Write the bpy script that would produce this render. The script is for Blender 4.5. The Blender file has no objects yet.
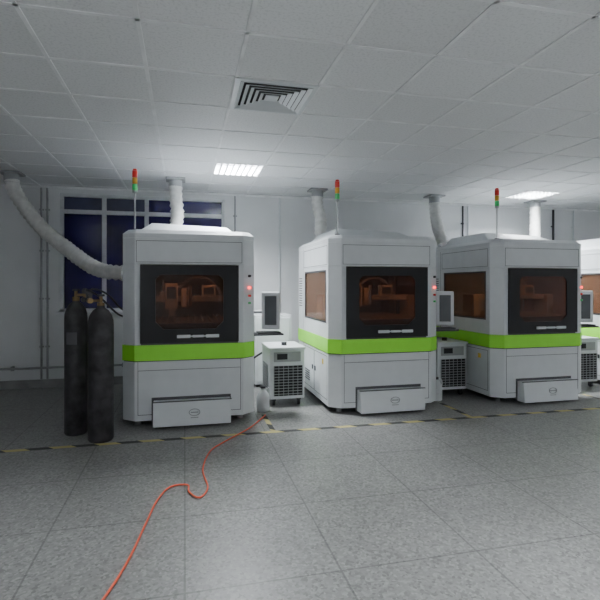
import bpy, bmesh, math, random
from mathutils import Vector, Matrix
random.seed(4)
C=bpy.context.scene.collection

# ---------------- materials ----------------
def mat(name,col,rough=.5,metal=0.0,noise=.06,nscale=6.0,emit=None,estr=0,spec=None,bump=0):
    m=bpy.data.materials.new(name); m.use_nodes=True
    nt=m.node_tree; b=nt.nodes['Principled BSDF']
    b.inputs['Roughness'].default_value=rough; b.inputs['Metallic'].default_value=metal
    if spec is not None: b.inputs['Specular IOR Level'].default_value=spec
    tc=nt.nodes.new('ShaderNodeTexCoord'); n=nt.nodes.new('ShaderNodeTexNoise')
    n.inputs['Scale'].default_value=nscale; n.inputs['Detail'].default_value=5
    nt.links.new(tc.outputs['Object'],n.inputs['Vector'])
    r=nt.nodes.new('ShaderNodeValToRGB')
    lo=[max(0,c*(1-noise*2)) for c in col]+[1]; hi=[min(1,c*(1+noise)) for c in col]+[1]
    r.color_ramp.elements[0].color=lo; r.color_ramp.elements[1].color=hi
    r.color_ramp.elements[0].position=.3; r.color_ramp.elements[1].position=.65
    nt.links.new(n.outputs['Fac'],r.inputs['Fac']); nt.links.new(r.outputs['Color'],b.inputs['Base Color'])
    if emit: 
        b.inputs['Emission Color'].default_value=(*emit,1); b.inputs['Emission Strength'].default_value=estr
    if bump:
        bp=nt.nodes.new('ShaderNodeBump'); bp.inputs['Strength'].default_value=bump
        nt.links.new(n.outputs['Fac'],bp.inputs['Height']); nt.links.new(bp.outputs['Normal'],b.inputs['Normal'])
    return m
WHITE=mat('white_enamel',(.72,.745,.765),.30,noise=.02)
WHITE2=mat('white_panel',(.66,.69,.71),.33,noise=.02)
SEAM=mat('seam_dark',(.10,.10,.11),.7)
GREEN=mat('green_band',(.33,.92,.05),.4,noise=.02)
BLACK=mat('black_gloss',(.010,.010,.012),.3,spec=.3)
DARK=mat('dark_plastic',(.03,.03,.035),.5)
GREY=mat('grey_metal',(.35,.36,.37),.45,.3)
CHROME=mat('bright_metal',(.7,.7,.7),.25,.9)
BRASS=mat('brass',(.22,.15,.07),.4,.8)
GAS=mat('worn_cylinder_paint',(.035,.032,.036),.5,noise=.45,nscale=9)
DUCT=mat('duct_fabric',(.68,.68,.66),.6,noise=.08,nscale=12)
ORANGE=mat('orange_hose_rubber',(.85,.12,.05),.45)
RED=mat('red_lamp',(.7,.03,.02),.3)
REDGLOW=mat('red_glow',(.9,.02,.02),.3,emit=(1,.03,.03),estr=5)
AMBER=mat('amber_lamp',(.75,.4,.03),.3)
LGREEN=mat('green_lamp',(.05,.55,.15),.3)
PANE=mat('night_window_film',(.012,.008,.07),.15,noise=.3,nscale=1.2,spec=.3)
PANE2=mat('night_window_film_upper',(.05,.055,.12),.3,noise=.3,nscale=2)
FRAME=mat('window_frame_white',(.66,.68,.70),.4)
SCREEN=mat('screen_grey',(.10,.11,.12),.2)
JUG=mat('jug_plastic',(.72,.74,.76),.35)
BASE=mat('baseboard_paint',(.27,.27,.27),.5,noise=.15)
TBAR=mat('ceiling_tbar',(.82,.83,.84),.5)
LOUV=mat('louver_aluminium',(.6,.6,.6),.35,.5)
BACKING=mat('plenum_dark',(.06,.06,.06),.8)
YEL=mat('yellow_label',(.8,.55,.03),.5)
WALL=mat('wall_plaster',(.72,.73,.745),.75,noise=.04,nscale=1.3,bump=.02)
INT=mat('interior_panel',(.13,.12,.12),.6)
BED=mat('work_bed_metal',(.30,.26,.23),.45,.4)
GOLD=mat('gantry_metal',(.75,.64,.48),.4,.2)

def glass(name,col,fac,refl):
    m=bpy.data.materials.new(name); m.use_nodes=True; nt=m.node_tree; nt.nodes.clear()
    o=nt.nodes.new('ShaderNodeOutputMaterial'); mx=nt.nodes.new('ShaderNodeMixShader')
    t=nt.nodes.new('ShaderNodeBsdfTransparent'); t.inputs['Color'].default_value=(*col,1)
    g=nt.nodes.new('ShaderNodeBsdfPrincipled'); g.inputs['Base Color'].default_value=(*refl,1); g.inputs['Roughness'].default_value=.1
    mx.inputs[0].default_value=fac
    nt.links.new(t.outputs[0],mx.inputs[1]); nt.links.new(g.outputs[0],mx.inputs[2]); nt.links.new(mx.outputs[0],o.inputs[0])
    return m
GL_F=glass('amber_laser_glass_dark',(.52,.35,.28),.4,(.05,.026,.022))
GL_S=glass('amber_laser_glass',(.72,.50,.34),.45,(.22,.12,.07))

def floor_mat():
    m=bpy.data.materials.new('terrazzo_floor'); m.use_nodes=True; nt=m.node_tree; L=nt.links
    b=nt.nodes['Principled BSDF']; tc=nt.nodes.new('ShaderNodeTexCoord')
    v=nt.nodes.new('ShaderNodeTexVoronoi'); v.inputs['Scale'].default_value=65
    L.new(tc.outputs['Object'],v.inputs['Vector'])
    bw=nt.nodes.new('ShaderNodeRGBToBW'); L.new(v.outputs['Color'],bw.inputs[0])
    r=nt.nodes.new('ShaderNodeValToRGB'); e=r.color_ramp.elements
    e[0].position=.15; e[0].color=(.165,.165,.16,1); e[1].position=.85; e[1].color=(.33,.33,.32,1)
    x=e.new(.4); x.color=(.24,.24,.235,1); x=e.new(.6); x.color=(.255,.255,.25,1)
    L.new(bw.outputs[0],r.inputs[0])
    n=nt.nodes.new('ShaderNodeTexNoise'); n.inputs['Scale'].default_value=.9; n.inputs['Detail'].default_value=6
    L.new(tc.outputs['Object'],n.inputs['Vector'])
    r2=nt.nodes.new('ShaderNodeValToRGB'); r2.color_ramp.elements[0].position=.3; r2.color_ramp.elements[0].color=(.82,.82,.82,1)
    r2.color_ramp.elements[1].position=.7; r2.color_ramp.elements[1].color=(1.05,1.05,1.05,1); L.new(n.outputs['Fac'],r2.inputs[0])
    mu=nt.nodes.new('ShaderNodeMixRGB'); mu.blend_type='MULTIPLY'; mu.inputs[0].default_value=1
    L.new(r.outputs[0],mu.inputs[1]); L.new(r2.outputs[0],mu.inputs[2])
    br=nt.nodes.new('ShaderNodeTexBrick'); br.offset=0; br.inputs['Scale'].default_value=1
    br.inputs['Brick Width'].default_value=.8; br.inputs['Row Height'].default_value=.8; br.inputs['Mortar Size'].default_value=.006
    br.inputs['Color1'].default_value=(1,1,1,1); br.inputs['Color2'].default_value=(.95,.95,.95,1); br.inputs['Mortar'].default_value=(.58,.58,.58,1)
    L.new(tc.outputs['Object'],br.inputs['Vector'])
    m2=nt.nodes.new('ShaderNodeMixRGB'); m2.blend_type='MULTIPLY'; m2.inputs[0].default_value=1
    L.new(mu.outputs[0],m2.inputs[1]); L.new(br.outputs[0],m2.inputs[2]); L.new(m2.outputs[0],b.inputs['Base Color'])
    b.inputs['Roughness'].default_value=.36; b.inputs['Specular IOR Level'].default_value=.5
    return m
FLOOR=floor_mat()
def ceil_mat():
    m=bpy.data.materials.new('ceiling_tile'); m.use_nodes=True; nt=m.node_tree; L=nt.links
    b=nt.nodes['Principled BSDF']; tc=nt.nodes.new('ShaderNodeTexCoord')
    n=nt.nodes.new('ShaderNodeTexNoise'); n.inputs['Scale'].default_value=60; n.inputs['Detail'].default_value=3
    L.new(tc.outputs['Object'],n.inputs['Vector'])
    r=nt.nodes.new('ShaderNodeValToRGB'); r.color_ramp.elements[0].position=.35; r.color_ramp.elements[0].color=(.68,.69,.70,1)
    r.color_ramp.elements[1].position=.5; r.color_ramp.elements[1].color=(.78,.79,.80,1)
    L.new(n.outputs['Fac'],r.inputs[0]); 
    a=nt.nodes.new('ShaderNodeAttribute'); a.attribute_name='tile'
    mu=nt.nodes.new('ShaderNodeMixRGB'); mu.blend_type='MULTIPLY'; mu.inputs[0].default_value=1
    L.new(r.outputs[0],mu.inputs[1]); L.new(a.outputs['Color'],mu.inputs[2]); L.new(mu.outputs[0],b.inputs['Base Color'])
    b.inputs['Roughness'].default_value=.5
    return m
CEIL=ceil_mat()
def hazard_mat():
    m=bpy.data.materials.new('hazard_tape_worn'); m.use_nodes=True; nt=m.node_tree; L=nt.links
    b=nt.nodes['Principled BSDF']; tc=nt.nodes.new('ShaderNodeTexCoord')
    w=nt.nodes.new('ShaderNodeTexWave'); w.inputs['Scale'].default_value=1.6; w.bands_direction='DIAGONAL'
    L.new(tc.outputs['Object'],w.inputs['Vector'])
    r=nt.nodes.new('ShaderNodeValToRGB'); r.color_ramp.interpolation='CONSTANT'
    r.color_ramp.elements[0].color=(.04,.04,.04,1); r.color_ramp.elements[1].position=.5; r.color_ramp.elements[1].color=(.55,.48,.20,1)
    L.new(w.outputs['Fac'],r.inputs[0]); L.new(r.outputs[0],b.inputs['Base Color']); b.inputs['Roughness'].default_value=.6
    return m
HAZ=hazard_mat()

# ---------------- mesh helpers ----------------
def empty(name,loc=(0,0,0),parent=None):
    e=bpy.data.objects.new(name,None); e.location=loc; e.empty_display_size=.1; C.objects.link(e)
    if parent: e.parent=parent
    return e
def finish(name,bm,m,parent=None,bevel=0,smooth=False,loc=None,rotz=0):
    bmesh.ops.recalc_face_normals(bm,faces=bm.faces)
    me=bpy.data.meshes.new(name); bm.to_mesh(me); bm.free()
    if smooth:
        for p in me.polygons: p.use_smooth=True
    o=bpy.data.objects.new(name,me); C.objects.link(o); me.materials.append(m)
    if parent: o.parent=parent
    if loc: o.location=loc
    if rotz: o.rotation_euler[2]=rotz
    if bevel:
        b=o.modifiers.new('bevel','BEVEL'); b.width=bevel; b.segments=2; b.limit_method='ANGLE'
    return o
def addbox(bm,x0,x1,y0,y1,z0,z1):
    vs=[bm.verts.new(p) for p in [(x0,y0,z0),(x1,y0,z0),(x1,y1,z0),(x0,y1,z0),(x0,y0,z1),(x1,y0,z1),(x1,y1,z1),(x0,y1,z1)]]
    for f in [(0,3,2,1),(4,5,6,7),(0,1,5,4),(1,2,6,5),(2,3,7,6),(3,0,4,7)]: bm.faces.new([vs[i] for i in f])
def box(name,x0,x1,y0,y1,z0,z1,m,parent=None,bevel=0,**k):
    bm=bmesh.new(); addbox(bm,x0,x1,y0,y1,z0,z1); return finish(name,bm,m,parent,bevel,**k)
def boxes(name,lst,m,parent=None,bevel=0,**k):
    bm=bmesh.new()
    for b in lst: addbox(bm,*b)
    return finish(name,bm,m,parent,bevel,**k)
def loft(name,rings,m,parent=None,bevel=0,smooth=False):
    bm=bmesh.new(); R=[[bm.verts.new(p) for p in r] for r in rings]
    n=len(R[0])
    for a,b in zip(R,R[1:]):
        for i in range(n): bm.faces.new([a[i],a[(i+1)%n],b[(i+1)%n],b[i]])
    bm.faces.new(R[0][::-1]); bm.faces.new(R[-1])
    return finish(name,bm,m,parent,bevel,smooth)
def prism(name,poly,z0,z1,m,parent=None,bevel=0):
    return loft(name,[[(x,y,z0) for x,y in poly],[(x,y,z1) for x,y in poly]],m,parent,bevel)
def addtube(bm,p0,p1,r0,r1=None,n=16):
    if r1 is None: r1=r0
    p0=Vector(p0);p1=Vector(p1); q=(p1-p0).to_track_quat('Z','Y')
    A=[];B=[]
    for i in range(n):
        a=2*math.pi*i/n; d=Vector((math.cos(a),math.sin(a),0))
        A.append(bm.verts.new(p0+q@(d*r0))); B.append(bm.verts.new(p1+q@(d*r1)))
    for i in range(n): bm.faces.new([A[i],A[(i+1)%n],B[(i+1)%n],B[i]])
    bm.faces.new(A[::-1]); bm.faces.new(B)
def cyl(name,p0,p1,r0,m,parent=None,r1=None,n=20,bevel=0):
    bm=bmesh.new(); addtube(bm,p0,p1,r0,r1,n); return finish(name,bm,m,parent,bevel)
def lathe(name,prof,m,parent=None,n=32,loc=None):
    bm=bmesh.new(); R=[]
    for r,z in prof: R.append([bm.verts.new((r*math.cos(2*math.pi*i/n),r*math.sin(2*math.pi*i/n),z)) for i in range(n)])
    for a,b in zip(R,R[1:]):
        for i in range(n): bm.faces.new([a[i],a[(i+1)%n],b[(i+1)%n],b[i]])
    bm.faces.new(R[0][::-1]); bm.faces.new(R[-1])
    return finish(name,bm,m,parent,smooth=True,loc=loc)
def spline(pts,step):
    P=[Vector(p) for p in pts]; P=[2*P[0]-P[1]]+P+[2*P[-1]-P[-2]]; out=[]
    for i in range(1,len(P)-2):
        L=(P[i+1]-P[i]).length; n=max(2,int(L/step))
        for k in range(n):
            t=k/n; a,b,c,d=P[i-1],P[i],P[i+1],P[i+2]
            out.append(.5*((2*b)+(-a+c)*t+(2*a-5*b+4*c-d)*t*t+(-a+3*b-3*c+d)*t**3))
    out.append(P[-2]); return out
def sweep(name,pts,rad,m,parent=None,step=.03,ribs=0,n=14):
    S=spline(pts,step); bm=bmesh.new(); R=[]; ref=None
    for i,p in enumerate(S):
        d=(S[min(i+1,len(S)-1)]-S[max(i-1,0)]).normalized()
        if ref is None: ref=Vector((1,0,0)) if abs(d.x)<.8 else Vector((0,1,0))
        u=(ref-d*ref.dot(d)).normalized(); ref=u; v=d.cross(u)
        r=rad
        if ribs: r=rad*(1+ribs*(1 if i%2 else -1)+random.uniform(-.03,.03))
        R.append([bm.verts.new(p+(u*math.cos(2*math.pi*k/n)+v*math.sin(2*math.pi*k/n))*r) for k in range(n)])
    for a,b in zip(R,R[1:]):
        for i in range(n): bm.faces.new([a[i],a[(i+1)%n],b[(i+1)%n],b[i]])
    bm.faces.new(R[0][::-1]); bm.faces.new(R[-1])
    return finish(name,bm,m,parent,smooth=True)

# ---------------- room ----------------
X0,X1,Y0,YW,H=-4.75,9.65,-3.0,7.7,2.95
box('floor',X0-.2,X1+.2,Y0-.2,YW+.2,-.1,0,FLOOR)
WX0,WX1,WZ0,WZ1=-1.79,.62,1.1,2.86
boxes('wall_back',[(X0-.2,WX0,YW,YW+.2,0,H+.4),(WX1,X1+.2,YW,YW+.2,0,H+.4),(WX0,WX1,YW,YW+.2,0,WZ0),(WX0,WX1,YW,YW+.2,WZ1,H+.4)],WALL)
box('wall_left',X0-.2,X0,Y0,YW,0,H+.4,WALL)
box('wall_right',X1,X1+.2,Y0,YW,0,H+.4,WALL)
box('wall_front',X0-.2,X1+.2,Y0-.2,Y0,0,H+.4,WALL)
boxes('baseboard_back',[(X0,X1,YW-.012,YW,0,.12)],BASE)
TS=.6; tx0=.35-TS*9; ty0=3.35-TS*11
fix_lights=[(.65,6.05),(5.45,6.65),(-2.35,.65),(1.85,.65),(5.45,.65),(-1.15,-1.75),(3.05,-1.75),(8.45,3.65),(8.45,-.55)]  # all after the first two are unseen fixtures, added as fill light
vent=(.65,3.65)
skip={(round((x-tx0-.3)/TS),round((y-ty0-.3)/TS)) for x,y in fix_lights+[vent]}
bm=bmesh.new(); cl=bm.loops.layers.float_color.new('tile')
nx=int((X1+.3-tx0)/TS)+2; ny=int((YW+.3-ty0)/TS)+1
for i in range(-1,nx):
    for j in range(-1,ny+1):
        if (i,j) in skip: continue
        x=tx0+i*TS; y=ty0+j*TS
        a=max(x,X0); b=min(x+TS,X1); c=max(y,Y0); d=min(y+TS,YW)
        if b-a<.005 or d-c<.005: continue
        g=random.uniform(.92,1.0)
        f=bm.faces.new([bm.verts.new(p) for p in [(a,c,H),(a,d,H),(b,d,H),(b,c,H)]])
        for l in f.loops: l[cl]=(g,g,g,1)
me=bpy.data.meshes.new('ceiling'); bm.to_mesh(me); bm.free(); me.materials.append(CEIL)
ceil=bpy.data.objects.new('ceiling',me); C.objects.link(ceil)
bars=[]
for i in range(-1,nx+1):
    x=tx0+i*TS
    if X0+.02<x<X1-.02: bars.append((x-.012,x+.012,Y0,YW,H-.006,H+.02))
for j in range(-1,ny+1):
    y=ty0+j*TS
    if Y0+.02<y<YW-.02: bars.append((X0,X1,y-.012,y+.012,H-.006,H+.02))
boxes('ceiling_grid',bars,TBAR,ceil)
boxes('trim_1',[(X0,X1,YW-.025,YW,H-.03,H)],TBAR)
box('roof_slab',X0-.2,X1+.2,Y0-.2,YW+.2,H+.4,H+.5,BACKING,ceil)

def light_fixture(x,y,power):  # builds the real back fixtures and the added, unseen fill ones alike
    e=empty('louver_ceiling_light',(x,y,H)); s=.288
    boxes('housing',[(-s,s,-s,s,.13,.14),(-s,-s+.008,-s,s,0,.13),(s-.008,s,-s,s,0,.13),(-s,s,-s,-s+.008,0,.13),(-s,s,s-.008,s,0,.13)],LOUV,e)
    bl=[]
    for k in range(1,6):
        t=-s+2*s*k/6
        bl.append((-s,s,t-.006,t+.006,-.005,.035))
    for k in range(1,8):
        t=-s+2*s*k/8
        bl.append((t-.008,t+.008,-s,s,-.005,.035))
    boxes('louver_blades',bl,GREY,e)
    boxes('rim',[(-.3,.3,-.3,-s,-.008,.0),(-.3,.3,s,.3,-.008,0),(-.3,-s,-.3,.3,-.008,0),(s,.3,-.3,.3,-.008,0)],TBAR,e)
    ld=bpy.data.lights.new('lamp','AREA'); ld.shape='SQUARE'; ld.size=.5; ld.energy=power; ld.color=(.93,.97,1)
    lo=bpy.data.objects.new('lamp',ld); C.objects.link(lo); lo.parent=e; lo.location=(0,0,.12)
pw=[380,380,330,330,330,300,300,330,300]
for (x,y),p in zip(fix_lights,pw): light_fixture(x,y,p)

# air diffuser
e=empty('ceiling_air_vent',(vent[0],vent[1],H))
bm=bmesh.new()
def ring(bm,a,za,b,zb):
    A=[bm.verts.new(p) for p in [(-a,-a,za),(a,-a,za),(a,a,za),(-a,a,za)]]
    B=[bm.verts.new(p) for p in [(-b,-b,zb),(b,-b,zb),(b,b,zb),(-b,b,zb)]]
    for i in range(4): bm.faces.new([A[i],A[(i+1)%4],B[(i+1)%4],B[i]])
ring(bm,.30,-.012,.265,-.014)
for a in (.265,.222,.18,.138,.096): ring(bm,a,-.016,a-.028,-.002)
o=finish('diffuser_blades',bm,WHITE2,e); sm=o.modifiers.new('t','SOLIDIFY'); sm.thickness=.003
box('core',-.05,.05,-.05,.05,-.014,-.006,WHITE2,e)
box('duct_box',-.29,.29,-.29,.29,.06,.07,BACKING,e)

# ---------------- window ----------------
w=empty('window_1',(0,YW,0))
t=.05; fr=[(WX0,WX1,.0,.09,WZ0,WZ0+t),(WX0,WX1,0,.09,WZ1-t,WZ1),(WX0,WX0+t,0,.09,WZ0,WZ1),(WX1-t,WX1,0,.09,WZ0,WZ1),(WX0,WX1,0,.09,2.56,2.62)]
for x in (-1.18,-.57): fr.append((x-.03,x+.03,0,.09,WZ0,WZ1))
boxes('frame',fr,FRAME,w,.006)
box('lower_panes',WX0+.01,WX1-.01,.05,.06,WZ0+.01,2.58,PANE,w)
boxes('upper_panes',[(WX0+.01,-.6,.05,.06,2.6,WZ1-.01)],PANE2,w)
boxes('upper_panes_dark',[(-.6,WX1-.01,.05,.06,2.6,WZ1-.01)],PANE,w)
box('sill',WX0-.04,WX1+.04,-.06,0,WZ0-.03,WZ0,FRAME,w,.005)

# conduits : one pipework installation clipped on the back wall
PE=empty('conduit_pipework',(0,YW,0))
def conduit(x,m=GREY,r=.014,z0=.13,z1=H-.035):
    cyl('pipe',(x,-r-.012,z0),(x,-r-.012,z1),r,m,PE)
    boxes('clips',[(x-.03,x+.03,-.015,-.001,z-.012,z+.012) for z in (.6,1.3,2.0,2.6) if z>z0],m,PE)
for x in (-1.95,-2.03): conduit(x)
conduit(.78); conduit(1.5,WHITE2); conduit(4.84,DARK,z0=1.2); conduit(4.95,WHITE2); conduit(6.74,DARK,.02,1.4); conduit(7.2,WHITE2)
cyl('low_pipe',(X0+.01,-.07,.30),(-.7,-.07,.30),.016,GREY,PE)
boxes('brackets',[(x-.015,x+.015,-.085,-.001,.27,.33) for x in (-4,-3.2,-2.4,-1.6,-.9)],GREY,PE)
boxes('wall_sockets',[(-2.75,-2.66,-.03,-.001,.45,.57),(3.3,3.42,-.03,-.001,1.9,2.05)],WHITE2,PE,.004)

# ---------------- machines ----------------
W,D=1.4,1.6
FY=5.29
def machine(x):
    E=empty('laser_cutting_machine',(x,FY,0))
    cx,cy=.13,.11
    def foot(o=0): return [(cx-o*.4,-o),(W-cx+o*.4,-o),(W+o,cy-o*.4),(W+o,D+o),(-o,D+o),(-o,cy-o*.4)]
    box('base_frame',.08,W-.08,.1,D-.06,.05,.12,DARK,E)
    bm=bmesh.new()
    for fx in (.15,W/2,W-.15):
        for fy in (.16,D-.15): addtube(bm,(fx,fy,0),(fx,fy,.06),.035,.025)
    finish('leveling_feet',bm,GREY,E)
    prism('lower_shell',foot(),.07,.69,WHITE,E,.006)
    prism('green_stripe',foot(.006),.70,.865,GREEN,E)
    prism('stripe_gap',foot(-.01),.68,.90,SEAM,E)
    t=.03
    prism('corner_post_left',[(0,cy),(cx,0),(.19,0),(.19,t),(cx+.01,t),(t,cy+.015),(t,.19),(0,.19)],.868,1.72,WHITE,E)
    prism('corner_post_right',[(W,cy),(W,.19),(W-t,.19),(W-t,cy+.015),(W-cx-.01,t),(W-.19,t),(W-.19,0),(W-cx,0)],.868,1.72,WHITE,E)
    boxes('side_panels',[(0,t,.19,D,.868,1.05),(0,t,.19,D,1.68,1.72),(0,t,1.22,D,1.05,1.68),(W-t,W,.19,D,.868,1.05),(W-t,W,.19,D,1.68,1.72),(W-t,W,.19,.3,1.05,1.68),(W-t,W,1.22,D,1.05,1.68),(t,W-t,D-t,D,.868,1.72)],WHITE,E)
    prism('upper_shell',foot(),1.72,2.0,WHITE,E,.006)
    ins=foot(-.055)
    loft('roof',[[(a,b,2.0) for a,b in foot()],[(a,b,2.045) for a,b in foot()],[(a,b,2.09) for a,b in ins]],WHITE,E)
    loft('roof_hood',[[(.12,.30,2.085),(1.22,.30,2.085),(1.22,1.5,2.085),(.12,1.5,2.085)],[(.26,.62,2.23),(1.14,.62,2.20),(1.14,1.45,2.20),(.26,1.45,2.23)]],WHITE2,E,.01)
    boxes('door_frame',[(.185,.34,-.022,.0,.885,1.715),(1.05,1.215,-.022,.0,.885,1.715),(.34,1.05,-.022,0,1.61,1.715),(.34,1.05,-.022,0,.885,1.03)],BLACK,E)
    for nm,p in (('a',[(.34,1.03),(.42,1.03),(.34,1.11)]),('b',[(1.05,1.03),(1.05,1.11),(.97,1.03)]),('c',[(.34,1.61),(.34,1.56),(.39,1.61)]),('d',[(1.05,1.61),(1.0,1.61),(1.05,1.56)])):
        loft('bezel_corner_'+nm,[[(a,-.022,b) for a,b in p],[(a,0,b) for a,b in p]],BLACK,E)
    box('front_glass',.335,1.055,-.012,-.006,1.025,1.615,GL_F,E)
    bm=bmesh.new(); 
    for hx in (.60,.96): addtube(bm,(hx,-.02,.955),(hx,-.055,.955),.012)
    finish('handle_posts',bm,CHROME,E)
    boxes('door_handle',[(.56,.70,-.068,-.05,.938,.972),(.72,.84,-.066,-.05,.942,.968),(.86,1.0,-.068,-.05,.938,.972),(.56,1.0,-.062,-.052,.948,.962)],WHITE,E,.007)
    s=.005
    def rect(x0,x1,z0,z1): return [(x0,x1,-.0015,.002,z1-s,z1),(x0,x1,-.0015,.002,z0,z0+s),(x0,x0+s,-.0015,.002,z0,z1),(x1-s,x1,-.0015,.002,z0,z1)]
    boxes('front_seams',rect(.145,1.255,1.74,1.97)+rect(.16,1.24,.13,.60)+[(.16,.164,-.0015,.002,.6,.69),(1.236,1.24,-.0015,.002,.6,.69)],SEAM,E)
    def srect(y0,y1,z0,z1,x=0): return [(x-.0015,x+.002,y0,y1,z1-s,z1),(x-.0015,x+.002,y0,y1,z0,z0+s),(x-.0015,x+.002,y0,y0+s,z0,z1),(x-.0015,x+.002,y1-s,y1,z0,z1)]
    boxes('side_seams',srect(.15,.72,.14,.66)+srect(.74,1.28,.14,.66)+srect(.15,1.28,1.74,1.97)+[(-.0015,.002,1.32,1.324,.1,.69),(-.0015,.002,1.32,1.324,.87,2.0)],SEAM,E)
    for xs,nm in ((-.004,'left'),(W-.026,'right')):
        y0=.19 if nm=='left' else .30
        boxes('side_window_gasket_'+nm,[(xs,xs+.03,y0,1.22,1.05,1.07),(xs,xs+.03,y0,1.22,1.66,1.68),(xs,xs+.03,y0,y0+.02,1.05,1.68),(xs,xs+.03,1.20,1.22,1.05,1.68)],DARK,E)
        box('side_glass_'+nm,xs+.012,xs+.018,y0+.01,1.21,1.06,1.67,GL_S,E)
    boxes('side_door_locks',[(-.01,0,.66,.70,.40,.46),(-.01,0,.78,.82,.40,.46)],DARK,E,.003)
    box('warning_label',-.003,0,.30,.36,.54,.60,YEL,E)
    boxes('side_vent_slats',[(-.006,0,.95,1.2,.22+.03*k,.232+.03*k) for k in range(5)],SEAM,E)
    boxes('rear_vent_slats',[(-.006,0,1.38,1.54,1.2+.035*k,1.212+.035*k) for k in range(12)],SEAM,E)
    box('drawer_shadow_gap',.30,1.13,-.004,.01,.035,.31,SEAM,E)
    loft('collection_drawer',[[(.32,-.14,.03),(1.12,-.14,.03),(1.12,.02,.03),(.32,.02,.03)],[(.32,-.115,.28),(1.12,-.115,.28),(1.12,.02,.28),(.32,.02,.28)]],WHITE,E,.006)
    boxes('drawer_edge',[(.31,1.13,-.125,-.105,.28,.288)],SEAM,E)
    bm=bmesh.new()
    for k in range(24):
        a=2*math.pi*k/24;b=2*math.pi*(k+1)/24
        addtube(bm,(.74+.055*math.cos(a),-.133,.165+.035*math.sin(a)),(.74+.055*math.cos(b),-.133,.165+.035*math.sin(b)),.004,n=6)
    addbox(bm,.70,.78,-.137,-.129,.160,.170); addbox(bm,.70,.78,-.141,-.133,.108,.114)
    finish('drawer_emblem',bm,GREY,E)
    n=Vector((cy,-cx,0)).normalized()
    c0=Vector((W-cx/2,cy/2,0))
    for z,m,r in ((1.60,DARK,.014),(1.47,REDGLOW,.015),(1.38,RED,.013),(1.30,LGREEN,.012)):
        p=c0+Vector((0,0,z)); cyl('button',p,p+n*.025,r,m,E)
    sx,sy=.12,.13
    cyl('tower_pole',(sx,sy,2.07),(sx,sy,2.50),.009,CHROME,E)
    cyl('tower_base',(sx,sy,2.06),(sx,sy,2.10),.03,DARK,E)
    cyl('tower_collar',(sx,sy,2.49),(sx,sy,2.515),.026,GREY,E)
    for k,m in enumerate((LGREEN,AMBER,RED)):
        cyl('tower_lamp',(sx,sy,2.515+k*.07),(sx,sy,2.58+k*.07),.027,m,E,bevel=.003)
    cyl('tower_cap',(sx,sy,2.725),(sx,sy,2.745),.027,RED,E,r1=.018)
    # interior
    box('work_bed',.15,1.25,.15,1.30,.90,1.08,BED,E)
    box('inner_back_panel',.04,W-.04,D-.08,D-.04,.9,1.715,INT,E)
    boxes('inner_side_lining',[(.04,.14,1.24,D-.08,.9,1.715),(1.26,W-.04,1.24,D-.08,.9,1.715)],INT,E)
    boxes('gantry_beam',[(.06,1.34,.62,.74,1.30,1.37),(.06,.16,.55,.82,1.08,1.37),(1.24,1.34,.55,.82,1.08,1.37)],GOLD,E,.008)
    boxes('laser_head',[(.42,.56,.47,.62,1.22,1.52),(.46,.53,.50,.58,1.14,1.22),(.60,.66,.50,.60,1.24,1.46),(.36,.41,.50,.60,1.30,1.42),(.84,1.0,.52,.62,1.36,1.50)],GOLD,E,.008)
    boxes('head_dark_covers',[(.44,.54,.462,.47,1.34,1.48),(.86,.98,.512,.52,1.39,1.47)],DARK,E)
    bm=bmesh.new(); addtube(bm,(.495,.54,1.085),(.495,.54,1.14),.008,.02); addtube(bm,(.70,.55,1.25),(.70,.55,1.50),.022); addtube(bm,(.395,.55,1.42),(.395,.55,1.56),.012)
    finish('nozzle',bm,CHROME,E)
    boxes('sheet_supports',[(.2+.08*k,.21+.08*k,.2,1.25,1.08,1.11) for k in range(13)],GOLD,E)
    sweep('cable_chain',[(.55,.66,1.45),(.72,.68,1.58),(.92,.68,1.57),(1.1,.68,1.38)],.016,GREY,E)
    ld=bpy.data.lights.new('inner_lamp','AREA'); ld.shape='RECTANGLE'; ld.size=1.0; ld.size_y=.08; ld.energy=6.5; ld.color=(1,.92,.80)
    lo=bpy.data.objects.new('inner_lamp',ld); C.objects.link(lo); lo.parent=E; lo.location=(.7,.25,1.712); lo.rotation_euler[0]=math.radians(20)
    bm=bmesh.new(); addtube(bm,(W-.005,.42,1.18),(W+.12,.40,1.18),.018); addtube(bm,(W+.12,.40,1.18),(W+.22,.34,1.18),.018)
    finish('monitor_arm',bm,GREY,E)
    M=empty('monitor',(W+.23,.30,1.20),E); M.rotation_euler[2]=math.radians(-22)
    box('monitor_shell',-.11,.11,-.025,.03,-.22,.22,WHITE,M,.012)
    box('monitor_screen',-.07,.07,-.029,-.024,-.17,.17,SCREEN,M)
    boxes('keyboard_tray',[(W-.005,W+.36,.18,.44,.915,.935),(W+.06,W+.33,.20,.36,.935,.955)],DARK,E,.004)
    return E
MX=[-.640,1.635,3.79,6.05]
for x in MX: machine(x)

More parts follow.
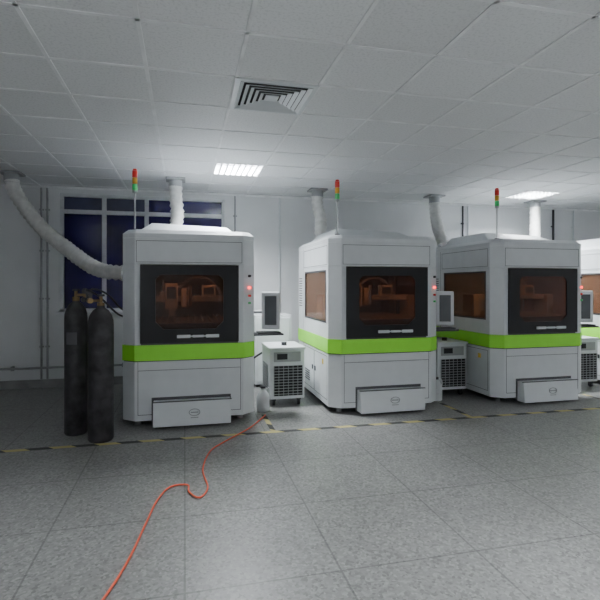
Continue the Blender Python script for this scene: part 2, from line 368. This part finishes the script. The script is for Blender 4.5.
# ---------------- chillers ----------------
def chiller(x,y):
    E=empty('water_chiller',(x,y,0)); w,d=.44,.6
    boxes('body',[(0,w,0,d,.09,.70)],WHITE,E,.01)
    box('top_lid',-.01,w+.01,-.02,d,.70,.73,WHITE2,E,.006)
    box('grille_recess',.05,w-.03,-.006,0,.13,.50,BLACK,E)
    boxes('grille_slats',[(.05,w-.03,-.014,-.004,.15+k*.035,.157+k*.035) for k in range(10)]+[(.05+ k*.06,.055+k*.06,-.013,-.004,.13,.5) for k in range(7)],GREY,E)
    box('control_panel',.05,w-.05,-.01,0,.55,.67,GREY,E,.004)
    box('display',.09,.22,-.014,-.008,.58,.65,BLACK,E)
    cyl('filler_cap',(w/2,.2,.73),(w/2,.2,.77),.035,DARK,E)
    boxes('side_louvers',[(-.006,0,.12,.5,.2+.035*k,.212+.035*k) for k in range(9)],SEAM,E)
    bm=bmesh.new()
    for cx in (.06,w-.06):
        for cy in (.07,d-.07):
            addtube(bm,(cx-.015,cy,.035),(cx+.015,cy,.035),.035); addbox(bm,cx-.025,cx+.025,cy-.025,cy+.025,.06,.092)
    finish('casters',bm,DARK,E)
    sweep('coolant_hose',[(.1,d,.55),(.08,d+.1,.6),(-.1,d+.12,.5),(-.19,d+.1,.45)],.014,DARK,E)
    A=empty('control_cabinet',(x-.02,6.98,0))
    box('cabinet_body',0,.55,0,.42,.04,1.06,WHITE,A,.008)
    box('cabinet_door',.03,.52,-.012,0,.08,1.02,WHITE2,A,.004)
    box('cabinet_lock',.46,.48,-.03,-.012,.5,.58,DARK,A)
    boxes('cabinet_feet',[(.03,.09,.03,.09,0,.04),(.46,.52,.03,.09,0,.04),(.03,.09,.33,.39,0,.04),(.46,.52,.33,.39,0,.04)],DARK,A)
    J=empty('plastic_jug',(x-.11,y-.16,0))
    lathe('jug_body',[(.06,0),(.075,.01),(.078,.17),(.06,.22),(.03,.25),(.028,.275)],JUG,J,24)
    cyl('jug_cap',(0,0,.275),(0,0,.30),.032,DARK,J)
    sweep('jug_handle',[(.03,0,.25),(.07,0,.27),(.085,0,.22),(.074,0,.17)],.009,JUG,J,step=.02)
for x in MX[:3]: chiller(x+W+.255,5.82)

# ---------------- gas cylinders ----------------
def gas(x,y,r,h,rot):
    E=empty('gas_cylinder',(x,y,0)); E.rotation_euler[2]=rot
    lathe('bottle',[(r*.9,0),(r,.02),(r,h-.17),(r*.97,h-.12),(r*.85,h-.07),(r*.6,h-.025),(r*.32,h),(r*.3,h+.02)],GAS,E)
    cyl('neck_ring',(0,0,h+.01),(0,0,h+.05),.035,BRASS,E)
    cyl('valve_stem',(0,0,h+.04),(0,0,h+.12),.016,BRASS,E)
    cyl('valve_wheel',(0,0,h+.11),(0,0,h+.13),.035,DARK,E,n=12)
    bm=bmesh.new(); addtube(bm,(0,0,h+.07),(.10,0,h+.07),.014); addtube(bm,(.10,-.02,h+.07),(.10,.03,h+.07),.028); 
    finish('regulator',bm,BRASS,E)
    bm=bmesh.new(); addtube(bm,(.10,-.045,h+.11),(.10,-.02,h+.11),.028); addtube(bm,(.15,-.04,h+.08),(.15,-.015,h+.08),.024); addtube(bm,(.10,-.01,h+.07),(.15,-.02,h+.08),.008)
    finish('gauges',bm,DARK,E)
    boxes('bottle_ring_label',[(-.05,.05,-r-.002,-r+.004,h-.42,h-.30)],SEAM,E)
    return E
def wparent(o,p,loc,rot):
    o.parent=p; o.matrix_parent_inverse=(Matrix.Translation(loc)@Matrix.Rotation(rot,4,'Z')).inverted()
r1,r2=math.radians(200),math.radians(-10)
g1=gas(-.79,4.97,.118,1.28,r1)
g2=gas(-1.07,5.25,.108,1.33,r2)
h=sweep('supply_hose',[(-.89,4.94,1.37),(-.93,5.0,1.45),(-.85,5.25,1.38),(-.72,5.5,1.2),(-.655,5.6,1.15)],.010,DARK); wparent(h,g1,(-.79,4.97,0),r1)
h=sweep('supply_hose',[(-.95,5.23,1.40),(-.92,5.30,1.46),(-.80,5.45,1.40),(-.72,5.75,1.25),(-.655,5.85,1.2)],.010,DARK); wparent(h,g2,(-1.07,5.25,0),r2)

# ---------------- ducts ----------------
def duct(pts,r,end=None):
    E=empty('flexible_exhaust_duct')
    sweep('ribbed_hose',pts,r,DUCT,E,step=.034,ribs=.11,n=18)
    p=Vector(pts[0])
    cyl('ceiling_collar',(p.x,p.y,H-.14),(p.x,p.y,H),r*1.02,GREY,E,n=28)
    box('collar_flange',p.x-r*1.5,p.x+r*1.5,p.y-r*1.5,p.y+r*1.5,H-.03,H-.007,GREY,E)
    q=Vector(pts[-1]); d=(q-Vector(pts[-2])).normalized()
    cyl('end_clamp',q-d*.05,q,r*1.1,CHROME,E,n=28)
duct([(-2.16,6.85,2.86),(-2.13,6.84,2.72),(-1.98,6.80,2.48),(-1.76,6.70,2.22),(-1.46,6.5,1.98),(-1.12,6.25,1.74),(-.90,6.08,1.66),(-.645,6.0,1.64)],.085)
duct([(-.12,6.75,2.86),(-.12,6.75,2.7),(-.10,6.72,2.5),(-.11,6.68,2.3),(-.12,6.65,2.20)],.085)
duct([(1.95,7.0,2.86),(1.95,7.0,2.7),(1.98,6.92,2.5),(1.95,6.82,2.3),(1.95,6.78,2.09)],.085)
duct([(3.93,7.05,2.86),(3.94,7.05,2.7),(3.93,6.98,2.5),(3.91,6.85,2.3),(3.95,6.78,2.09)],.085)
duct([(5.87,7.1,2.86),(5.87,7.1,2.6),(5.86,7.08,2.3),(5.85,7.0,1.95),(5.88,6.85,1.70),(6.045,6.72,1.60)],.085)

# ---------------- floor things ----------------
boxes('floor_marking_tape',[(-4.6,7.5,4.80,4.86,0,.0015)]+[(MX[i]+W+.10,MX[i]+W+.15,4.87,5.5,0,.0015) for i in range(3)],HAZ)
sweep('orange_air_hose',[(.90,5.45,.009),(.80,5.25,.009),(.635,4.96,.009),(.36,4.6,.009),(.22,4.37,.009),(.142,3.96,.009),(.165,3.6,.009),(.10,3.44,.009),(.03,3.55,.011),(.02,3.68,.009),(-.107,3.67,.009),(-.19,3.445,.009),(-.235,3.157,.009),(-.33,2.6,.009),(-.55,1.9,.009)],.0065,ORANGE,step=.03,n=10)

# ---------------- world & camera ----------------
wd=bpy.data.worlds.new('night'); bpy.context.scene.world=wd; wd.use_nodes=True
wd.node_tree.nodes['Background'].inputs[0].default_value=(.02,.02,.05,1)
cam=bpy.data.cameras.new('camera'); co=bpy.data.objects.new('camera',cam); C.objects.link(co)
cam.sensor_width=36; cam.lens=480/600*36; cam.shift_y=-.025
co.location=(0,0,1.5); co.rotation_euler=(math.radians(90),0,math.radians(-13.5))
bpy.context.scene.camera=co
